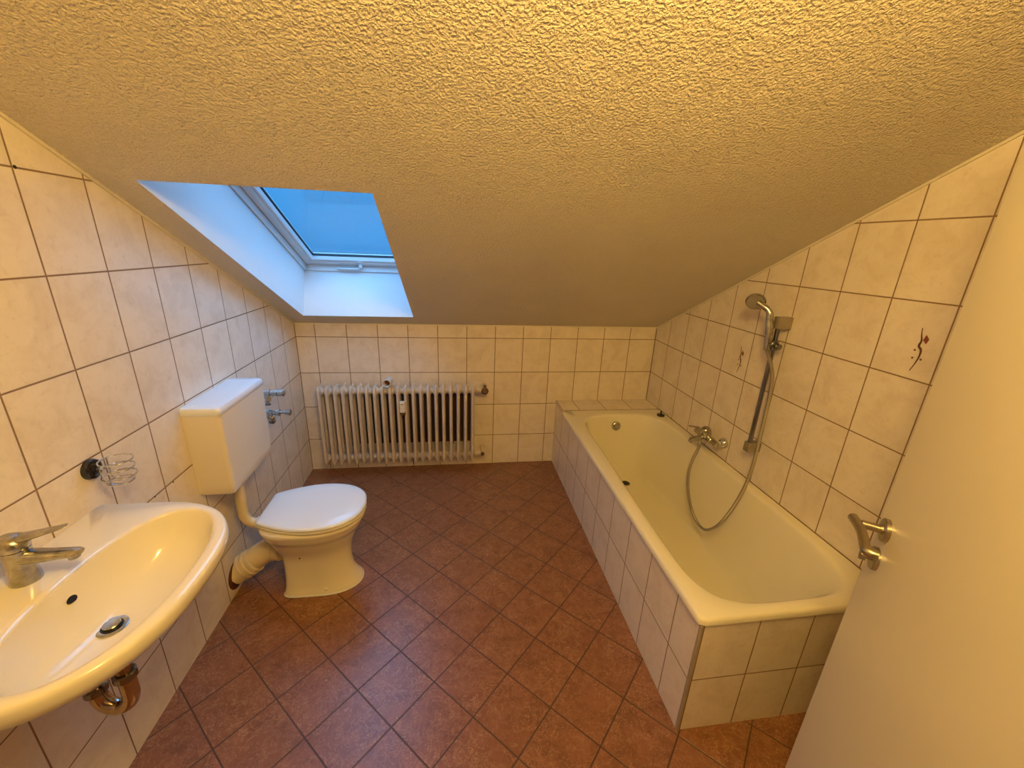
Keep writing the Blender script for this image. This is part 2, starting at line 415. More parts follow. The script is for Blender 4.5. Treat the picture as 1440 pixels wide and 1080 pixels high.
# ------------------------------------------------------------------ door
a231 = math.radians(231); DD = V((math.cos(a231), math.sin(a231), 0)); DN = V((DD.y, -DD.x, 0))
R0 = V((1.960, -2.206, 1.05)); E0 = R0 - DD * .06; E0.z = 0
def DP(s, n, z): return E0 + DD * s + DN * n + V((0, 0, z))
DM = Matrix(((DD.x, DN.x, 0, E0.x), (DD.y, DN.y, 0, E0.y), (0, 0, 1, 0), (0, 0, 0, 1)))
bm = NB(); box(bm, (0, -.040, .006), (.858, 0, 1.995), DM)
DOOR = struct('door_1', bm, 'door', bevel=.002)
bm = NB()
for z in (1.05, ): pass
lathe(bm, DP(.06, 0, 1.05), DN, [(0, .0262), (.008, .0262), (.0095, .0245), (.0095, .012)], 40)
struct('lever_rosette', bm, 'steel', DOOR, smooth=True)
bm = NB()
lathe(bm, DP(.06, 0, .975), DN, [(0, .0262), (.008, .0262), (.0095, .0245), (.0095, .009)], 40)
struct('lock_rosette', bm, 'steel', DOOR, smooth=True)
bm = NB()
lathe(bm, DP(.06, .009, .975), DN, [(0, .0065), (.010, .0065), (.011, .0085), (.020, .0085), (.0215, .0065)], 20)
box(bm, (-.0035, .018, -.011), (.0035, .030, .011), Matrix.Translation(DP(.06, 0, .975)) @ DM.to_3x3().to_4x4())
struct('lock_knob', bm, 'steel', DOOR, smooth=True)
bm = NB()
lathe(bm, DP(.06, .0092, 1.05), DN, [(0, .012), (.004, .0105), (.004, .0092), (.036, .0092)], 24)
tube(bm, catmull([DP(.040, .059, 1.052), DP(.052, .0565, 1.0515), DP(.070, .0525, 1.0505), DP(.095, .0495, 1.049), DP(.125, .0500, 1.048), DP(.152, .0515, 1.047), DP(.163, .0505, 1.047), DP(.168, .043, 1.047), DP(.169, .034, 1.047)], 8), lambda i, t: .0098 if t > .03 else .006, 20)
struct('lever_handle', bm, 'steel', DOOR, smooth=True, angle=60)
bm = NB()
for z in (.22, 1.75): lathe(bm, DP(.866, .004, z), V((0, 0, 1)), [(0, .007), (.09, .007)], 14)
struct('hinge', bm, 'steel', DOOR, smooth=True)

# ------------------------------------------------------------------ glazed motif on two wall tiles
def motif(yc, zc, s):
    X = W - .0012
    def Q(u, v): return (X, yc + u * s, zc + v * s)      # u towards back of room
    bm = NB()
    ln = catmull([Q(.010, .070), Q(.006, .050), Q(.000, .030), Q(.002, .012), Q(-.008, .000), Q(-.009, -.023), Q(-.003, -.050), Q(.004, -.072)], 6)
    tube(bm, ln, lambda i, t: (.0014 + .0024 * math.sin(math.pi * min(1, t * 1.05)) ** 2) * s, 8, a0=(0, 1, 0), sy=.4, sx=1)
    for u, v in ((.0095, -.003), (.009, -.029), (-.017, -.029)): lathe(bm, Q(u, v), (-1, 0, 0), [(0, .0032 * s), (.0006, .0032 * s)], 12)
    struct('tile_motif', bm, 'decor', WR, smooth=True)
    bm = NB()
    d = [Q(-.009, .0505), Q(-.0205, .038), Q(-.016, .022), Q(-.004, .033)]
    loft(bm, [[V(p) for p in d], [V(p) + V((-.0008, 0, 0)) for p in d]])
    struct('tile_motif_diamond', bm, 'decor2', WR)
motif(-1.725, 1.340, 1.0)
motif(-.926, 1.089, 1.0)
# drill holes left in wall joints
bm = NB()
for y, z, r in ((-1.453, .740, .0032), (-1.355, .737, .0032), (-1.591, 1.741, .0045), (-.827, .09, .004)):
    lathe(bm, (.0002, y, z), (1, 0, 0), [(0, r), (.0006, r)], 12)
struct('drill_hole', bm, 'black', WL)

# ------------------------------------------------------------------ bath surround and tub
BX, BY, BZ = 1.80, -1.937, .485
SUR = empty('bath_surround', (BX, BY, 0), 'beige tiled boxing with a narrow tiled shelf, carrying the bathtub along the right wall', 'bath surround')
bm = NB(); box(bm, (BX + .010, BY, 0), (W - .0005, BY + .02, BZ)); obj('front_panel', bm, 't_front', SUR)
bm = NB()
vs = [(BX, BY + .0101, 0), (BX, -.0005, 0), (BX, -.0005, .514), (BX, -.2075, .514), (BX, -.2075, BZ), (BX, BY + .0101, BZ)]
loft(bm, [[V(v) for v in vs], [V(v) + V((.02, 0, 0)) for v in vs]]); obj('side_panel', bm, 't_side', SUR)
bm = NB(); box(bm, (BX + .0201, -.2075, .47), (W - .0005, -.0005, .515)); obj('shelf', bm, 't_shelf', SUR)
bm = NB(); box(bm, (BX - .001, BY - .001, 0), (BX + .0098, BY + .010, BZ + .002)); obj('corner_profile', bm, 'trimg', SUR, bevel=.003)
bm = NB(); box(bm, (BX - .002, BY + .010, BZ), (BX + .006, -.215, BZ + .005)); box(bm, (BX - .002, -.2075, .5145), (BX + .004, -.0008, .5170))
obj('edge_profile', bm, 'trimg', SUR, bevel=.001)

bm = NB()
box(bm, (W - .0045, BY - .002, BZ + .029), (W - .0004, -.214, BZ + .0335))
box(bm, (BX + .012, -.2125, .5105), (W - .0046, -.2076, .5172))
box(bm, (BX + .001, BY + .0012, BZ - .0002), (W - .0046, BY + .004, BZ + .006))
obj('grout_joint', bm, 'grout', SUR)
bm = NB(); box(bm, (W - .003, -.003, .516), (W - .0003, -.0003, CZ0 - .010)); struct('trim_6', bm, 'grout')
bm = NB(); box(bm, (.0003, -.003, .001), (.003, -.0003, CZ0 - .010)); struct('trim_7', bm, 'grout')
TX0, TX1, TY0, TY1 = BX - .010, W - .002, BY - .006, -.210
def rrect(x0, x1, y0, y1, r, k=8):
    out = []
    for cx, cy, a in ((x1 - r, y1 - r, 0), (x0 + r, y1 - r, 90), (x0 + r, y0 + r, 180), (x1 - r, y0 + r, 270)):
        for i in range(k + 1):
            t = math.radians(a + 90 * i / k); out.append((cx + r * math.cos(t), cy + r * math.sin(t)))
    return out
op = [(1.905, -.40), (1.882, -.55), (1.876, -.80), (1.862, -1.15), (1.853, -1.40), (1.850, -1.62), (1.856, -1.745), (1.892, -1.838), (1.945, -1.876), (2.015, -1.893), (2.15, -1.896), (2.306, -1.890), (2.385, -1.862), (2.440, -1.79), (2.468, -1.65), (2.472, -1.40), (2.470, -1.15), (2.467, -.80), (2.462, -.55), (2.440, -.40), (2.385, -.325), (2.30, -.298), (2.17, -.290), (2.05, -.300), (1.955, -.335)]
OPEN = [(p.x, p.y) for p in catmull([(x, y, 0) for x, y in op], 6, True)]
TC = (2.165, -1.0)
bt = [(1.985, -.45), (1.975, -.8), (1.985, -1.3), (2.03, -1.52), (2.165, -1.58), (2.30, -1.52), (2.345, -1.3), (2.355, -.8), (2.345, -.45), (2.27, -.385), (2.165, -.372), (2.06, -.385)]
BOT = [(p.x, p.y) for p in catmull([(x, y, 0) for x, y in bt], 6, True)]
OUT = rrect(TX0, TX1, TY0, TY1, .022); OUTI = rrect(TX0 + .009, TX1 - .001, TY0 + .009, TY1 - .001, .018)
angs = []
for i in range(200):                                   # angles spread evenly along the outer rectangle
    per = 2 * ((TX1 - TX0) + (TY1 - TY0)); d = per * i / 200; w, h = TX1 - TX0, TY1 - TY0
    if d < w: p = (TX0 + d, TY0)
    elif d < w + h: p = (TX1, TY0 + d - w)
    elif d < 2 * w + h: p = (TX1 - (d - w - h), TY1)
    else: p = (TX0, TY1 - (d - 2 * w - h))
    angs.append(math.atan2(p[1] - TC[1], p[0] - TC[0]))
def rc(poly): return [(TC[0] + math.cos(t) * polyray(poly, TC, t), TC[1] + math.sin(t) * polyray(poly, TC, t)) for t in angs]
rO, rI, rOp, rB = rc(OUT), rc(OUTI), rc(OPEN), rc(BOT)
def sc(r, k, c=TC): return [(c[0] + (x - c[0]) * k, c[1] + (y - c[1]) * k) for x, y in r]
def bl(a, b, t): return [(p[0] * (1 - t) + q[0] * t, p[1] * (1 - t) + q[1] * t) for p, q in zip(a, b)]
seq = [(rI, BZ + .003), (rO, BZ + .005), (rO, BZ + .021), (bl(rO, rI, .45), BZ + .028), (rI, BZ + .031),
       (bl(rI, rOp, .5), BZ + .030), (bl(rI, rOp, .88), BZ + .029), (rOp, BZ + .025), (bl(rOp, rB, .03), BZ + .015), (bl(rOp, rB, .07), BZ - .002)]
for b, z in ((.14, .445), (.25, .38), (.38, .30), (.50, .235), (.60, .185), (.70, .145), (.80, .118), (.90, .104), (1.0, .098)): seq.append((bl(rOp, rB, b), z))
DC = (2.20, -.505)
for k, z in ((.8, .095), (.5, .092), (.25, .090), (.05, .089)): seq.append((bl(rB, [DC] * len(rB), 1 - k), z))
bm = NB(); loft(bm, [[V((x, y, z)) for x, y in r] for r, z in seq], False, True)
TUB = empty('bathtub', (BX + .36, -1.07, 0), 'ivory enamelled bathtub built into the tiled boxing at right', 'bathtub')
obj('tub', bm, 'enamel', TUB, smooth=True, angle=75)
bm = NB(); q = V((2.165, -.317, .438)); dr = V((0, -1, .22)).normalized()
lathe(bm, q - dr * .012, dr, [(0, .031), (.012, .031), (.020, .028), (.024, .020), (.025, .004)], 28)
obj('overflow_cover', bm, 'chrome_dull', TUB, smooth=True)
bm = NB(); lathe(bm, (DC[0], DC[1], .087), (0, 0, 1), [(0, .030), (.004, .030), (.0055, .026)], 28)
obj('drain_ring', bm, 'chrome_dark', TUB, smooth=True)
bm = NB(); lathe(bm, (DC[0], DC[1], .0905), (0, 0, 1), [(0, .024), (.0035, .024)], 24)
obj('drain_hole', bm, 'black', TUB, smooth=True)
bm = NB(); lathe(bm, (2.478, -.330, BZ + .0312), (0, 0, 1), [(0, .026), (.004, .028), (.008, .026), (.010, .012), (.013, .006), (.034, .0045), (.037, .003)], 24)
tag(obj('bath_plug', bm, 'black', smooth=True), 'black rubber plug with upright stem on the back corner of the tub rim', 'plug')

# ------------------------------------------------------------------ bath mixer
MX, MYc, MZ = W - .062, -.875, .612
MIX = empty('bath_mixer', (W, MYc, MZ), 'chrome single lever bath mixer mounted on the right wall above the tub', 'mixer tap')
for y in (-.952, -.800):
    bm = NB(); lathe(bm, (W - .0004, y, MZ), (-1, 0, 0), [(0, .030), (.006, .031), (.018, .027), (.028, .019), (.030, .013), (.05, .012), (.05, .004)], 28)
    obj('wall_rosette', bm, 'chrome', MIX, smooth=True)
bm = NB()
lathe(bm, (MX, -.972, MZ), (0, 1, 0), [(0, .014), (.003, .018), (.042, .018), (.044, .020), (.155, .020), (.158, .018), (.196, .018), (.199, .013)], 28)
lathe(bm, (MX, MYc, MZ), (-.35, 0, 1), [(0, .024), (.020, .028), (.030, .027)], 28)
obj('mixer_body', bm, 'chrome_dull', MIX, smooth=True)
bm = NB()
tube(bm, catmull([(MX - .010, MYc, MZ), (MX - .04, MYc, MZ - .002), (MX - .075, MYc, MZ - .006), (MX - .098, MYc, MZ - .014)], 6), lambda i, t: .0165 - .004 * t, 18)
lathe(bm, (MX - .092, MYc, MZ - .010), (-.35, 0, -1), [(0, .012), (.016, .0125), (.018, .010)], 18)
obj('mixer_spout', bm, 'chrome_dull', MIX, smooth=True)
bm = NB()
hd = V((-.35, 0, 1)).normalized(); hp = V((MX, MYc, MZ)) + hd * .031
lathe(bm, hp, hd, [(0, .027), (.014, .028), (.028, .024), (.037, .014), (.039, .003)], 28)
tube(bm, [hp + hd * .020 + V((-.012, 0, 0)), hp + hd * .030 + V((-.04, 0, .006)), hp + hd * .034 + V((-.075, 0, .010)), hp + hd * .036 + V((-.098, 0, .012))], lambda i, t: .0085 - .003 * t, 14, sx=1.25, sy=.6, a0=(0, 1, 0))
obj('mixer_lever', bm, 'chrome_dull', MIX, smooth=True)
bm = NB(); lathe(bm, (MX - .035, MYc + .004, MZ - .012), (0, 0, -1), [(0, .011), (.014, .011), (.016, .0095), (.030, .0095), (.031, .006)], 20)
obj('hose_outlet', bm, 'chrome', MIX, smooth=True)

# ------------------------------------------------------------------ shower rail, handset, hose
RX, RY = W - .052, -1.186
RAIL = empty('shower_rail', (W, RY, .70), 'chrome wall rail holding the hand shower, fixed between two brackets beside the bath mixer', 'shower rail')
bm = NB(); tube(bm, [(RX, RY, .692), (RX, RY, 1.345)], .0105, 20, sx=1.15, sy=.85)
obj('rail_bar', bm, 'chrome_dark', RAIL, smooth=True)
for z0, z1, mt in ((.688, .738, 'trans'), (1.303, 1.357, 'trans')):
    bm = NB(); box(bm, (RX - .016, RY - .019, z0), (W - .0004, RY + .019, z1)); obj('rail_bracket', bm, mt, RAIL, bevel=.004)
bm = NB(); lathe(bm, (RX, RY, 1.205), (0, 0, 1), [(0, .016), (.002, .018), (.042, .018), (.044, .016)], 24)
lathe(bm, (RX, RY - .012, 1.226), (0, -1, 0), [(0, .013), (.016, .014), (.024, .013), (.026, .008)], 20)
lathe(bm, (RX - .008, RY, 1.226), (-1, 0, .3), [(0, .012), (.022, .013), (.03, .014)], 20)
obj('rail_slider', bm, 'chrome_dark', RAIL, smooth=True)
# handset: handle leans from the slider up and out to the head
HS = empty('hand_shower', (RX - .034, RY, 1.22), 'chrome hand shower with round head resting in the rail slider', 'hand shower')
hA = V((RX - .030, RY + .001, 1.205)); hB = V((2.432, -1.158, 1.378)); hC = V((2.402, -1.118, 1.410))
bm = NB()
pth = catmull([hA, hA.lerp(hB, .35) + V((.004, -.004, 0)), hA.lerp(hB, .75) + V((.004, -.003, 0)), hB, hC], 8)
tube(bm, pth, lambda i, t: .0095 + .0065 * math.sin(math.pi * min(1, .2 + t * .8)) if t < .8 else .014, 18)
obj('handset_handle', bm, 'chrome_dull', HS, smooth=True, angle=60)
hn = V((-.56, -.66, -.50)).normalized()
hc = V((2.400, -1.104, 1.412))
bm = NB(); lathe(bm, hc - hn * .024, hn, [(0, .010), (.004, .024), (.012, .036), (.020, .042), (.027, .042), (.029, .039)], 36)
obj('handset_head', bm, 'chrome_dull', HS, smooth=True)
bm = NB(); lathe(bm, hc + hn * .004, hn, [(0, .037), (.0025, .036), (.004, .010)], 30)
obj('spray_face', bm, 'grey', HS, smooth=True)
hp = [(MX - .035, MYc + .004, MZ - .040), (2.424, -.880, .545), (2.405, -.876, .470), (2.388, -.888, .400), (2.366, -.940, .325), (2.345, -1.030, .255), (2.330, -1.130, .228), (2.322, -1.215, .250), (2.327, -1.285, .335),
      (2.355, -1.318, .460), (2.400, -1.310, .580), (2.435, -1.284, .680), (2.458, -1.258, .800), (2.463, -1.250, .95), (2.460, -1.242, 1.08), (2.450, -1.215, 1.16), (hA.x, hA.y, hA.z + .002)]
bm = NB(); tube(bm, catmull(hp, 12), .0082, 14, uv=True)
tag(obj('shower_hose', bm, 'hose', smooth=True, angle=80), 'ribbed metal shower hose hanging in a loop down into the tub', 'shower hose')

# ------------------------------------------------------------------ radiator
RAD = empty('radiator', (.14, -.105, 0), 'cream ribbed column radiator mounted low on the back wall', 'radiator')
NS = 21; x0, x1 = .148, 1.162; pitch = (x1 - x0) / (NS - 1)
FY, BKY, ZB, ZH = -.141, -.066, .105, .688
def section_bm():
    bm = NB()
    for y, sy in ((FY, .026), (BKY, .018)):
        prof = [(ZB, .10), (ZB + .006, .55), (ZB + .018, .85), (ZB + .04, 1), (ZH - .045, 1), (ZH - .02, .9), (ZH - .007, .6), (ZH, .12)]
        loft(bm, [[V((math.cos(t) * .0122 * k, y + math.sin(t) * sy * k, z)) for t in [2 * math.pi * i / 14 for i in range(14)]] for z, k in prof])
    for z in (ZB + .042, ZH - .045):
        loft(bm, [[V((math.cos(t) * .0088, y, z + math.sin(t) * .022)) for t in [2 * math.pi * i / 14 for i in range(14)]] for y in (FY, BKY)])
        lathe(bm, (-pitch / 2 + .0006, -.107, z), (1, 0, 0), [(0, .020), (.005, .022), (.012, .030), (.018, .038), (pitch - .0192, .038), (pitch - .0132, .030), (pitch - .0062, .022), (pitch - .0012, .020)], 22)
    return bm
s0 = obj('section', section_bm(), 'radiator', RAD, smooth=True, angle=50)
s0.location = (x0, 0, 0)
for i in range(1, NS):
    s = s0.copy(); COL.objects.link(s); s.parent = RAD; s.matrix_parent_inverse = s0.matrix_parent_inverse.copy()
    s.location = (x0 + pitch * i, 0, 0)
zt, zb = ZH - .045, ZB + .042
bm = NB()
lathe(bm, (x1 + pitch / 2 - .002, -.107, zt), (1, 0, 0), [(0, .016), (.012, .016), (.014, .021), (.028, .021), (.030, .015), (.058, .015)], 20)
lathe(bm, (x1 + .084, -.119, zt), (0, 1, 0), [(0, .017), (.03, .017), (.034, .011), (.1185, .011)], 18)
obj('valve_body', bm, 'radiator', RAD, smooth=True)
bm = NB(); lathe(bm, (x1 + .084, -.119, zt), (0, -1, 0), [(0, .015), (.004, .024), (.016, .026), (.020, .022), (.021, .016)], 24)
lathe(bm, (x1 + .084, -.126, zt + .012), (0, 0, 1), [(0, .008), (.018, .008), (.020, .011), (.028, .011)], 14)
obj('valve_knob', bm, 'brownknob', RAD, smooth=True)
bm = NB(); lathe(bm, (x1 + .084, -.139, zt), (0, -1, 0), [(0, .014), (.003, .013)], 20); obj('valve_cap', bm, 'chrome_dull', RAD, smooth=True)
bm = NB()
lathe(bm, (x1 + pitch / 2 - .002, -.107, zb), (1, 0, 0), [(0, .016), (.012, .016), (.014, .020), (.026, .020), (.028, .013), (.052, .013)], 20)
lathe(bm, (x1 + .076, -.113, zb), (0, 1, 0), [(0, .014), (.03, .014), (.034, .010), (.1125, .010)], 18)
obj('return_fitting', bm, 'radiator', RAD, smooth=True)
bm = NB(); lathe(bm, (x1 + .076, -.113, zb), (0, -1, 0), [(0, .010), (.004, .014), (.013, .014), (.015, .009)], 18)
obj('return_cap', bm, 'brownknob', RAD, smooth=True)
for xx, zz in ((x1 + .084, zt), (x1 + .076, zb)):
    bm = NB(); lathe(bm, (xx, -.0004, zz), (0, -1, 0), [(0, .020), (.003, .019), (.005, .013)], 20); obj('pipe_collar', bm, 'radiator', RAD, smooth=True)
xm = .685
bm = NB(); box(bm, (xm - .017, FY - .043, .510), (xm + .017, FY - .0255, .592)); obj('heat_meter', bm, 'pvcw', RAD, bevel=.004)
bm = NB(); tube(bm, [(xm - .010, FY - .0435, .575), (xm - .005, FY - .044, .571), (xm + .005, FY - .044, .571), (xm + .010, FY - .0435, .575)], .002, 8); obj('meter_window', bm, 'brownknob', RAD, smooth=True)
bm = NB(); box(bm, (xm - .020, FY - .0253, .487), (xm + .020, FY - .015, .512)); obj('meter_clamp', bm, 'brownknob', RAD, bevel=.001)
# dark sheet added behind the fins, standing in for shade in the gaps
bm = NB(); box(bm, (x0 + .02, -.008, .20), (x1 - .006, -.0004, .60)); obj('gap_shade_sheet', bm, 'board', RAD, bevel=.001)
# hanging brackets behind the fins
for xx in (.30, 1.02):
    for zz in (.60, .22):
        bm = NB(); box(bm, (xx - .008, -.046, zz - .02), (xx + .008, -.0004, zz + .02)); obj('wall_bracket', bm, 'brownknob', RAD)
# short white plastic tube lying on top of the radiator, open end to the front
pa = V((.590, -.170, .7165)); pb = V((.600, -.095, .7165)); pd = (pb - pa).normalized()
bm = NB()
pr = [(.070, .0205), (.002, .0215), (0, .0235), (0, .0265), (.004, .0278), (.020, .0278), (.022, .0262), (.074, .0262), (.076, .024), (.070, .0205)]
a, b_, d_ = frame(pd)
loft(bm, [[pa + d_ * s + (a * math.cos(t) + b_ * math.sin(t)) * r for t in [2 * math.pi * i / 28 for i in range(28)]] for s, r in pr], False, False)
PT = tag(obj('plastic_pipe_socket', bm, 'pvcw', smooth=True), 'short white plastic pipe socket lying on top of the radiator', 'pipe piece')
bm = NB(); lathe(bm, pa + pd * .03, pd, [(0, .0203), (.002, .0203)], 24)
cpz = obj('dark_inner_disc', bm, 'rust', PT, smooth=True); cpz.matrix_parent_inverse = Matrix.Identity(4)  # dark disc across the inside of the tube

# ------------------------------------------------------------------ toilet
TYc = -1.090
TL = empty('toilet', (.38, TYc, 0), 'cream floor-standing toilet with closed white lid', 'toilet')
half = [(.168, .100), (.176, .116), (.215, .137), (.27, .160), (.33, .177), (.395, .184), (.46, .178), (.52, .158), (.57, .120), (.600, .070), (.612, .0)]
def outline(pts, yc):
    up = catmull([(x, h, 0) for x, h in pts], 5)
    o = [(p.x, yc + p.y) for p in up] + [(p.x, yc - p.y) for p in up[::-1][1:]]
    return o
LO = outline(half, TYc); LC = (.39, TYc)
def ins(poly, d, c=LC):     # simple inset towards centre by about d
    out = []
    for x, y in poly:
        vx, vy = c[0] - x, c[1] - y; l = math.hypot(vx, vy); out.append((x + vx / l * d, y + vy / l * d))
    return out
def ring(poly, z): return [V((x, y, z)) for x, y in poly]
bm = NB(); loft(bm, [ring(ins(LO, .012), .4165), ring(ins(LO, .001), .4175), ring(LO, .421), ring(LO, .426), ring(ins(LO, .004), .431), ring(ins(LO, .014), .4345), ring(ins(LO, .06), .437), ring(ins(LO, .12), .438)])
obj('lid', bm, 'lid', TL, smooth=True, angle=60)
bm = NB(); loft(bm, [ring(ins(LO, .012), .4005), ring(ins(LO, .003), .402), ring(ins(LO, .001), .406), ring(ins(LO, .001), .411), ring(ins(LO, .010), .4155)])
obj('seat', bm, 'pvcw', TL, smooth=True, angle=60)
def egg(x0, x1, h, sq=2.2, n=64, yc=TYc, flat=0):
    cx, rx = (x0 + x1) / 2, (x1 - x0) / 2; out = []
    for i in range(n):
        t = 2 * math.pi * i / n; c, s = math.cos(t), math.sin(t)
        e = 2 / (sq if c > 0 else sq + flat)
        out.append((cx + rx * math.copysign(abs(c) ** e, c), yc + h * math.copysign(abs(s) ** (2 / (sq + (flat if c < 0 else 0))), s)))
    return out
N = 64
pr = [  # z, x0, x1, halfwidth, squareness extra at the back
    (0, .222, .568, .108, 5), (.012, .222, .568, .108, 5), (.022, .227, .560, .103, 5), (.045, .230, .543, .097, 5), (.08, .232, .528, .092, 5), (.13, .233, .522, .089, 5),
    (.18, .231, .524, .090, 4), (.215, .226, .530, .097, 3), (.245, .214, .540, .112, 2), (.275, .200, .553, .130, 1.5), (.305, .192, .565, .144, 1.2), (.325, .188, .573, .151, 1.2), (.332, .180, .583, .160, 1.2), (.352, .172, .592, .168, 1.2), (.366, .168, .597, .172, 1.2), (.378, .164, .604, .178, 1.2), (.392, .163, .606, .180, 1.2), (.399, .168, .600, .174, 1.2)]
bm = NB(); loft(bm, [ring(egg(a, b, h, 2.15, N, TYc, f), z) for z, a, b, h, f in pr])
obj('bowl', bm, 'pan', TL, smooth=True, angle=70)
bm = NB(); e0 = egg(.219, .571, .111, 2.15, N, TYc, 5); e1 = egg(.2225, .5675, .1075, 2.15, N, TYc, 5)
loft(bm, [ring(e0, 0), ring(e0, .004), ring(e1, .008)]); obj('floor_seal', bm, 'lid', TL, smooth=True)
for s in (-1, 1):
    bm = NB(); lathe(bm, (.176, TYc + s * .075 - .018, .414), (0, 1, 0), [(0, .009), (.002, .011), (.034, .011), (.036, .009)], 16); obj('lid_hinge', bm, 'lid', TL, smooth=True)
# pan side bolts
bm = NB(); lathe(bm, (.42, TYc - .098, .028), (0, -1, .25), [(0, .008), (.004, .008), (.007, .004)], 14); obj('fixing_cap', bm, 'pvcw', TL, smooth=True)
bm = NB(); lathe(bm, (.325, TYc - .105, .222), (0, -1, -.4), [(0, .0035), (.003, .0035)], 12); obj('fixing_hole', bm, 'black', TL, smooth=True)

# cistern
CT = empty('toilet_cistern', (0, -1.04, .60), 'white plastic toilet cistern hung on the left wall above the toilet', 'cistern')
cy0, cy1, cdx = -1.238, -.842, .137
def crect(x1, y0, y1, z, r=.016, zs=None):
    P = rrect(.0006, x1, y0, y1, r, 5)
    return [V((max(x, .0006), y, z)) for x, y in P]
def body(x1, y0, y1, z, r=.016):
    # rectangle flush to wall on x=0, rounded at the front corners only
    out = [V((.0006, y1, z))]; out[0:0] = []
    for cx, cy, a in ((x1 - r, y0 + r, 270), (x1 - r, y1 - r, 0)):
        for i in range(7):
            t = math.radians(a + 90 * i / 6); out.append(V((cx + r * math.cos(t), cy + r * math.sin(t), z)))
    out.insert(1, V((.0006, y0, z)))
    return out
bm = NB()
loft(bm, [body(cdx - .035, cy0 + .035, cy1 - .045, .590), body(cdx - .012, cy0 + .012, cy1 - .022, .5945), body(cdx - .006, cy0 + .006, cy1 - .014, .606), body(cdx - .005, cy0 + .005, cy1 - .010, .64), body(cdx - .002, cy0 + .002, cy1 - .003, .90), body(cdx - .002, cy0 + .002, cy1 - .002, .9455)])
obj('tank', bm, 'cistern', CT, smooth=True, angle=35)
bm = NB()
loft(bm, [body(cdx - .001, cy0, cy1, .9465), body(cdx + .001, cy0 - .001, cy1 + .001, .952), body(cdx, cy0, cy1, .968), body(cdx - .004, cy0 + .004, cy1 - .004, .975), body(cdx - .014, cy0 + .014, cy1 - .014, .979), body(cdx - .04, cy0 + .05, cy1 - .05, .980)])
obj('tank_lid', bm, 'lid', CT, smooth=True, angle=35)
# flush pipe
FP = empty('flush_pipe', (.075, TYc, .59), 'cream bent flush pipe from the cistern down to the back of the toilet', 'pipe')
bm = NB(); tube(bm, catmull([(.068, TYc + .01, .589), (.068, TYc + .008, .52), (.068, TYc + .004, .44), (.072, TYc, .392), (.090, TYc, .360), (.122, TYc, .348), (.160, TYc, .346)], 8), .0225, 20)
obj('pipe', bm, 'pvc', FP, smooth=True)
bm = NB(); lathe(bm, (.120, TYc, .348), (1, 0, 0), [(0, .025), (.004, .029), (.022, .031), (.040, .034), (.0585, .034)], 24)
obj('rubber_cone', bm, 'pvcw', FP, smooth=True)
# waste pipe
WP = empty('waste_pipe', (.0, TYc, .10), 'cream plastic waste elbow between the toilet foot and the left wall', 'pipe')
e = [V((.226, TYc, .205)), V((.19, TYc, .203)), V((.15, TYc - .002, .196)), V((.11, TYc - .006, .175)), V((.075, TYc - .012, .145)), V((.045, TYc - .018, .118)), V((.001, TYc - .026, .092))]
bm = NB(); tube(bm, catmull(e, 8), .054, 28); obj('elbow', bm, 'pvc', WP, smooth=True, angle=60)
bm = NB(); lathe(bm, (.245, TYc, .206), (-1, 0, 0), [(0, .052), (.002, .060), (.026, .060), (.028, .056), (.036, .056), (.038, .062), (.050, .062), (.053, .058), (.066, .058), (.068, .061), (.074, .061), (.076, .053)], 32)
obj('pan_collar', bm, 'pvc', WP, smooth=True)
wd = V((-.80, -.14, -.52)).normalized()
bm = NB(); lathe(bm, V((.085, TYc - .012, .153)), wd, [(-.006, .053), (-.004, .060), (.006, .061), (.008, .057), (.018, .057), (.020, .062), (.032, .062), (.034, .058), (.044, .058), (.046, .061), (.056, .061), (.060, .055)], 32)
obj('wall_collar', bm, 'pvc', WP, smooth=True)
bm = NB(); lathe(bm, (.0004, TYc - .026, .088), (1, 0, 0), [(0, .068), (.003, .067), (.007, .060), (.008, .054)], 32)
obj('wall_ring', bm, 'rust', WP, smooth=True)

# angle valves
def valve(name, y, z, label, tilt):
    k = 1.3; P = lambda q: [(s * k, r * k) for s, r in q]
    R = empty(name, (0, y, z), label, 'valve', None)
    bm = NB(); lathe(bm, (.0004, y, z), (1, 0, 0), P([(0, .026), (.004, .025), (.009, .014), (.010, .010), (.034, .010)]), 24); obj('wall_rosette', bm, 'chrome', R, smooth=True)
    bm = NB(); lathe(bm, (.030 * k, y, z), (1, 0, 0), P([(0, .010), (.003, .014), (.030, .0145), (.032, .011), (.044, .011), (.046, .014), (.056, .014), (.058, .009)]), 22)
    lathe(bm, (.047 * k, y, z), (0, tilt, -1), P([(0, .010), (.018, .011), (.019, .0145), (.034, .0145), (.036, .011), (.042, .010)]), 20); obj('valve_body', bm, 'chrome', R, smooth=True)
    bm = NB()
    if tilt < 0:
        lathe(bm, (.086 * k, y, z), (1, 0, 0), P([(0, .008), (.004, .0145), (.024, .0155), (.028, .012), (.029, .003)]), 20)
    else:
        lathe(bm, (.086 * k, y, z), (1, 0, 0), P([(0, .006), (.022, .0065), (.024, .011), (.038, .013), (.042, .012), (.043, .003)]), 20)
    obj('valve_handle', bm, 'chrome', R, smooth=True)
    bm = NB(); lathe(bm, V((.047 * k, y, z)) + V((0, tilt, -1)).normalized() * .043 * k, (0, tilt, -1), P([(0, .012), (.004, .014), (.008, .012)]), 18); obj('outlet_cap', bm, 'chrome_dark', R, smooth=True)
valve('angle_valve', -.66, .835, 'upper of the two chrome angle valves on the left wall beside the cistern', -.25)
valve('angle_valve', -.665, .725, 'lower of the two chrome angle valves on the left wall beside the cistern', .30)

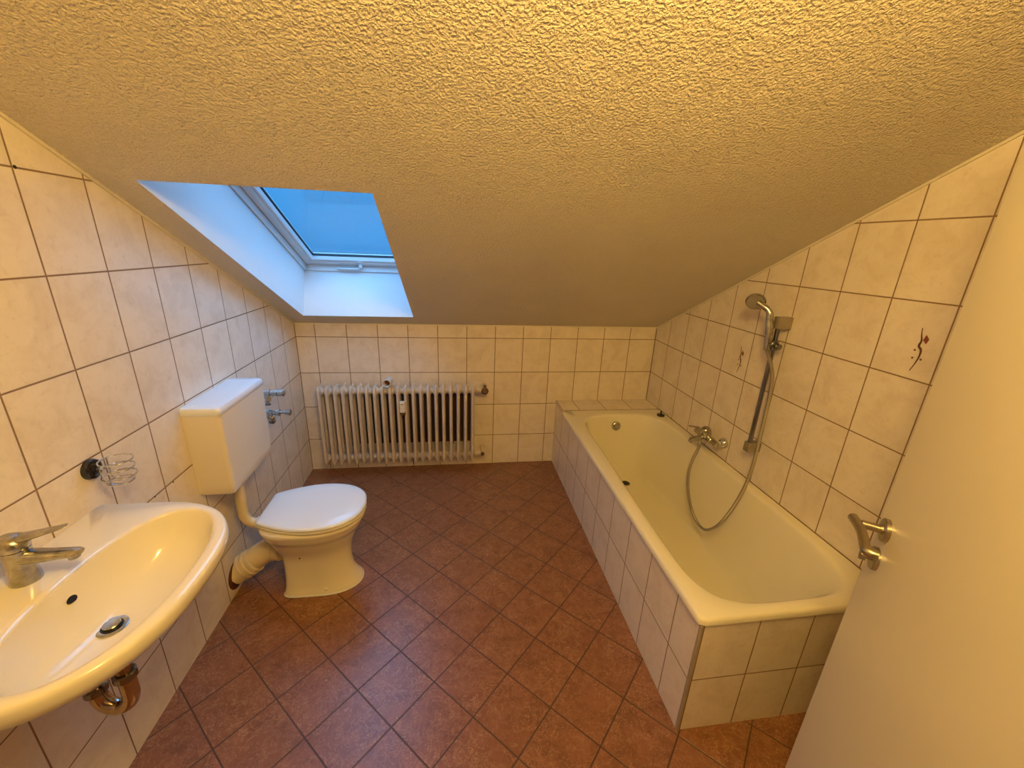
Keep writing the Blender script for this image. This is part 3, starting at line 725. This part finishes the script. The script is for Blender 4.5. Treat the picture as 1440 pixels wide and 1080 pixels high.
# ------------------------------------------------------------------ wash basin
YS = -1.960
WB = empty('wash_basin', (0, YS, .64), 'cream porcelain wash basin with rounded front hung on the left wall', 'wash basin')
up = [V((.0006, .310, 0)), V((.05, .310, 0)), V((.10, .310, 0))]
for i in range(61):
    t = math.pi / 2 * (1 - i / 60); e_ = 2 / 2.55
    up.append(V((.144 + .289 * abs(math.cos(t)) ** e_, .310 * max(math.sin(t), 0) ** e_, 0)))
BO = [(p.x, YS + p.y) for p in up] + [(p.x, YS - p.y) for p in up[::-1][1:]]
bc = (.205, YS)
# bowl opening: ellipse-like, flatter at the back
bowl = []
for i in range(96):
    t = 2 * math.pi * i / 96; c, s = math.cos(t), math.sin(t)
    rx = .146 if c > 0 else .112
    e_ = 2 / 2.25
    x = .252 + rx * math.copysign(abs(c) ** e_, c); y = YS + .262 * math.copysign(abs(s) ** e_, s)
    bowl.append((x + .0 * s * s, y))
NA = 144
A = [2 * math.pi * i / NA for i in range(NA)]
def pr_(poly): return [(bc[0] + math.cos(t) * polyray(poly, bc, t), bc[1] + math.sin(t) * polyray(poly, bc, t)) for t in A]
pO, pB = pr_(BO), pr_(bowl)
def yk(r, kx, ky): return [(max(x * kx, .0006), YS + (y - YS) * ky) for x, y in r]
DRc = (.210, YS)
rings = [(yk(pO, .42, .30), .655), (yk(pO, .60, .50), .672), (yk(pO, .76, .70), .708), (yk(pO, .88, .86), .758), (yk(pO, .955, .955), .790), (yk(pO, .988, .988), .806), (yk(pO, 1, 1), .822), (yk(pO, 1, 1), .836), (yk(pO, .996, .996), .8435), (yk(pO, .984, .985), .8475),
         (bl(yk(pO, .984, .985), pB, .5), .848), (bl(yk(pO, .984, .985), pB, .88), .8475), (pB, .8445), (bl(pB, [DRc] * NA, .012), .840)]
for k, z in ((.965, .829), (.94, .815), (.90, .795), (.82, .768), (.72, .745), (.58, .727), (.42, .715), (.26, .708), (.13, .705)):
    rings.append((bl(pB, [DRc] * NA, 1 - k), z))
bm = NB(); loft(bm, [[V((x, y, z)) for x, y in r] for r, z in rings])
obj('basin', bm, 'ceramic', WB, smooth=True, angle=80)
bm = NB(); lathe(bm, (.210, YS, .7055), (0, 0, 1), [(0, .031), (.0025, .031), (.004, .028), (.003, .021)], 32); obj('drain_ring', bm, 'chrome_dull', WB, smooth=True)
bm = NB(); lathe(bm, (.210, YS, .7087), (0, 0, 1), [(0, .0215), (.0008, .0215)], 28); obj('drain_gap', bm, 'black', WB, smooth=True)
bm = NB(); lathe(bm, (.210, YS, .709), (0, 0, 1), [(0, .0165), (.006, .0175), (.0075, .016), (.008, .004)], 28); obj('pop_up_plug', bm, 'chrome_dull', WB, smooth=True)
bm = NB(); on = V((.80, 0, .60)).normalized(); oc = V((.1485, YS, .7965))
a, b_, d_ = frame(on)
loft(bm, [[oc + d_ * s + (V((0, 1, 0)) * math.cos(t) * .0115 + on.cross(V((0, 1, 0))) * math.sin(t) * .0075) * k for t in [2 * math.pi * i / 24 for i in range(24)]] for s, k in ((-.006, 1), (.0022, 1))])
obj('overflow_hole', bm, 'black', WB, smooth=True)
# faucet
TP = empty('basin_tap', (.064, YS, .847), 'limescaled chrome single lever tap on the back ledge of the wash basin', 'tap')
tx, ty, tz = .062, YS + .015, .8455
bm = NB()
loft(bm, [[V((tx + dx + math.cos(t) * r, ty + math.sin(t) * r * .97, tz + z)) for t in [2 * math.pi * i / 30 for i in range(30)]] for z, r, dx in ((0, .027, 0), (.004, .0275, 0), (.03, .0255, 0), (.055, .0235, .001), (.072, .0245, .002), (.088, .025, .002), (.0885, .023, .002))])
obj('tap_body', bm, 'chrome_dull', TP, smooth=True)
bm = NB()
loft(bm, [[V((x, ty + math.cos(t) * w, z + math.sin(t) * h)) for t in [2 * math.pi * i / 22 for i in range(22)]] for x, z, w, h in ((tx + .004, tz + .066, .020, .017), (tx + .03, tz + .066, .0195, .0155), (tx + .06, tz + .067, .018, .0125), (tx + .09, tz + .069, .0165, .010), (tx + .115, tz + .070, .015, .0085), (tx + .124, tz + .070, .012, .006))])
lathe(bm, (tx + .108, ty, tz + .066), (.15, 0, -1), [(0, .0105), (.010, .0105), (.0115, .009)], 20)
obj('tap_spout', bm, 'chrome_dull', TP, smooth=True)
bm = NB()
loft(bm, [[V((tx + dx + math.cos(t) * r, ty + math.sin(t) * r, tz + z)) for t in [2 * math.pi * i / 30 for i in range(30)]] for z, r, dx in ((.0895, .0245, .002), (.094, .0258, .002), (.106, .0255, .001), (.116, .0215, -.002), (.121, .013, -.005), (.122, .003, -.006))])
la = math.radians(16); ld = V((math.cos(la), math.sin(la), 0)); lw = V((-ld.y, ld.x, 0)); lb = V((tx - .006, ty, tz + .112))
loft(bm, [[lb + ld * s + V((0, 0, z)) + lw * math.cos(t) * w + V((0, 0, 1)) * math.sin(t) * h for t in [2 * math.pi * i / 20 for i in range(20)]] for s, z, w, h in ((-.018, -.004, .014, .004), (.0, -.002, .0195, .0085), (.03, .000, .0175, .0075), (.06, .004, .0145, .005), (.08, .007, .0125, .0035), (.096, .010, .010, .0022), (.100, .011, .006, .001))])
obj('tap_lever', bm, 'chrome_dull', TP, smooth=True)
# trap
TR = empty('basin_trap', (.10, YS, .45), 'chrome u-bend waste trap hanging under the wash basin', 'trap')
bm = NB()
lathe(bm, (.200, YS, .665), (0, 0, -1), [(0, .026), (.03, .024), (.032, .017), (.13, .017)], 24)
obj('tailpiece', bm, 'chrome_brown', TR, smooth=True)
bm = NB()
tube(bm, catmull([(.200, YS, .545), (.200, YS, .50), (.198, YS, .478), (.188, YS, .455), (.163, YS, .440), (.137, YS, .455), (.127, YS, .478), (.125, YS, .500), (.125, YS, .535)], 8), .0185, 24)
obj('u_bend', bm, 'chrome_warm', TR, smooth=True)
for nx, nz in ((.200, .560), (.125, .522)):
    bm = NB(); lathe(bm, (nx, YS, nz), (0, 0, -1), [(0, .021), (.003, .0245), (.020, .0245), (.024, .0205)], 24); obj('slip_nut', bm, 'chrome_dark', TR, smooth=True)
bm = NB(); tube(bm, catmull([(.125, YS, .54), (.125, YS, .56), (.118, YS, .575), (.10, YS, .583), (.07, YS, .585), (.001, YS, .585)], 6), .0165, 20); obj('outlet_pipe', bm, 'chrome', TR, smooth=True)
bm = NB(); lathe(bm, (.0004, YS, .585), (1, 0, 0), [(0, .034), (.003, .033), (.010, .018)], 24); obj('wall_rosette', bm, 'chrome', TR, smooth=True)

# tumbler holder
TH = empty('tumbler_holder', (0, -1.648, .962), 'chrome wire ring tumbler holder on the left wall above the basin corner', 'tumbler holder')
bm = NB(); lathe(bm, (.0004, -1.650, .963), (1, 0, 0), [(0, .029), (.006, .030), (.014, .027), (.019, .018), (.020, .004)], 30); obj('rosette', bm, 'chrome_black', TH, smooth=True)
bm = NB()
rcx, rcy, rr = .070, -1.647, .038
for z in (.988, .964, .940): tube(bm, [(rcx + rr * math.cos(t), rcy + rr * math.sin(t), z) for t in [2 * math.pi * i / 48 for i in range(48)]], 0.0021, 8, closed=True)
z = .922; tube(bm, [(rcx + .030 * math.cos(t), rcy + .030 * math.sin(t), z) for t in [2 * math.pi * i / 40 for i in range(40)]], 0.0021, 8, closed=True)
for sgn in (-1, 1):
    y = rcy + sgn * .016
    x = rcx - math.sqrt(rr ** 2 - .016 ** 2)
    tube(bm, catmull([(x, y, .990), (x, y, .955), (x + .001, y, .932), (x + .012, y, .921), (rcx, y, .920), (rcx + .024, y, .921)], 5), 0.0021, 8)
tube(bm, [(.018, -1.650, .963), (.036, rcy, .963)], .004, 10)
obj('wire_rings', bm, 'chrome', TH, smooth=True)

# ------------------------------------------------------------------ daylight and lamp
w = bpy.data.worlds.new('dusk_sky'); SC.world = w; w.use_nodes = True
nt = w.node_tree; bg = nt.nodes['Background']
tc = nt.nodes.new('ShaderNodeTexCoord'); s = nt.nodes.new('ShaderNodeSeparateXYZ'); link(nt, tc.outputs['Generated'], s.inputs[0])
SKY = [(0, (.05, .34, .84)), (.10, (.055, .38, .92)), (.26, (.085, .44, .98)), (.42, (.14, .47, .98)), (.7, (.18, .50, 1.0)), (1, (.20, .52, 1.0))]
link(nt, ramp(nt, mth(nt, 'MULTIPLY_ADD', noise(nt, tc.outputs['Generated'], 3, 3), .04, mth(nt, 'SUBTRACT', s.outputs[2], .02)), SKY), bg.inputs['Color'])
bg.inputs['Strength'].default_value = 1.0
SKYK = 6.9
# brighter overhead sky
st = ramp(nt, s.outputs[2], [(.28, (1, 1, 1)), (.7, (SKYK, SKYK, SKYK))])
link(nt, st, bg.inputs['Strength'])
# portal guiding daylight sampling through the skylight
pl = bpy.data.lights.new('skylight_portal', 'AREA'); pl.shape = 'RECTANGLE'; pl.size = SX1 - SX0; pl.size_y = s_hi - s_lo
po = bpy.data.objects.new('skylight_portal', pl); COL.objects.link(po); pl.cycles.is_portal = True
cpt = SP((SX0 + SX1) / 2, (s_lo + s_hi) / 2, .42)
po.matrix_world = Matrix(((1, 0, 0, cpt.x), (0, L.y, NU.y, cpt.y), (0, L.z, NU.z, cpt.z), (0, 0, 0, 1)))
ld_ = bpy.data.lights.new('ceiling_lamp', 'POINT'); ld_.shadow_soft_size = .09
ld_.color = (1, .675, .195); ld_.energy = 44
lo = bpy.data.objects.new('ceiling_lamp', ld_); COL.objects.link(lo); lo.location = (1.22, -2.72, 2.18)

# ------------------------------------------------------------------ camera
rx, ry, rz = -.3230, -.0405, -.1521
cz_, sz_ = math.cos(rz), math.sin(rz); cx_, sx_ = math.cos(rx), math.sin(rx); cy_, sy_ = math.cos(ry), math.sin(ry)
Rm = Matrix(((cz_, -sz_, 0), (sz_, cz_, 0), (0, 0, 1))) @ Matrix(((1, 0, 0), (0, cx_, -sx_), (0, sx_, cx_))) @ Matrix(((cy_, 0, sy_), (0, 1, 0), (-sy_, 0, cy_)))
r_, f_, u_ = Rm.col[0], Rm.col[1], Rm.col[2]
cam = bpy.data.cameras.new('camera'); co = bpy.data.objects.new('camera', cam); COL.objects.link(co)
cam.sensor_width = 36; cam.lens = 575.46 / 1440 * 36; cam.clip_start = .02
co.matrix_world = Matrix(((r_.x, u_.x, -f_.x, 1.0226), (r_.y, u_.y, -f_.y, -2.8274), (r_.z, u_.z, -f_.z, 1.6066), (0, 0, 0, 1)))
SC.camera = co
SC.view_settings.view_transform = 'Standard'; SC.view_settings.look = 'None'
SC.view_settings.exposure = 0; SC.view_settings.gamma = 1; SC.view_settings.use_curve_mapping = False
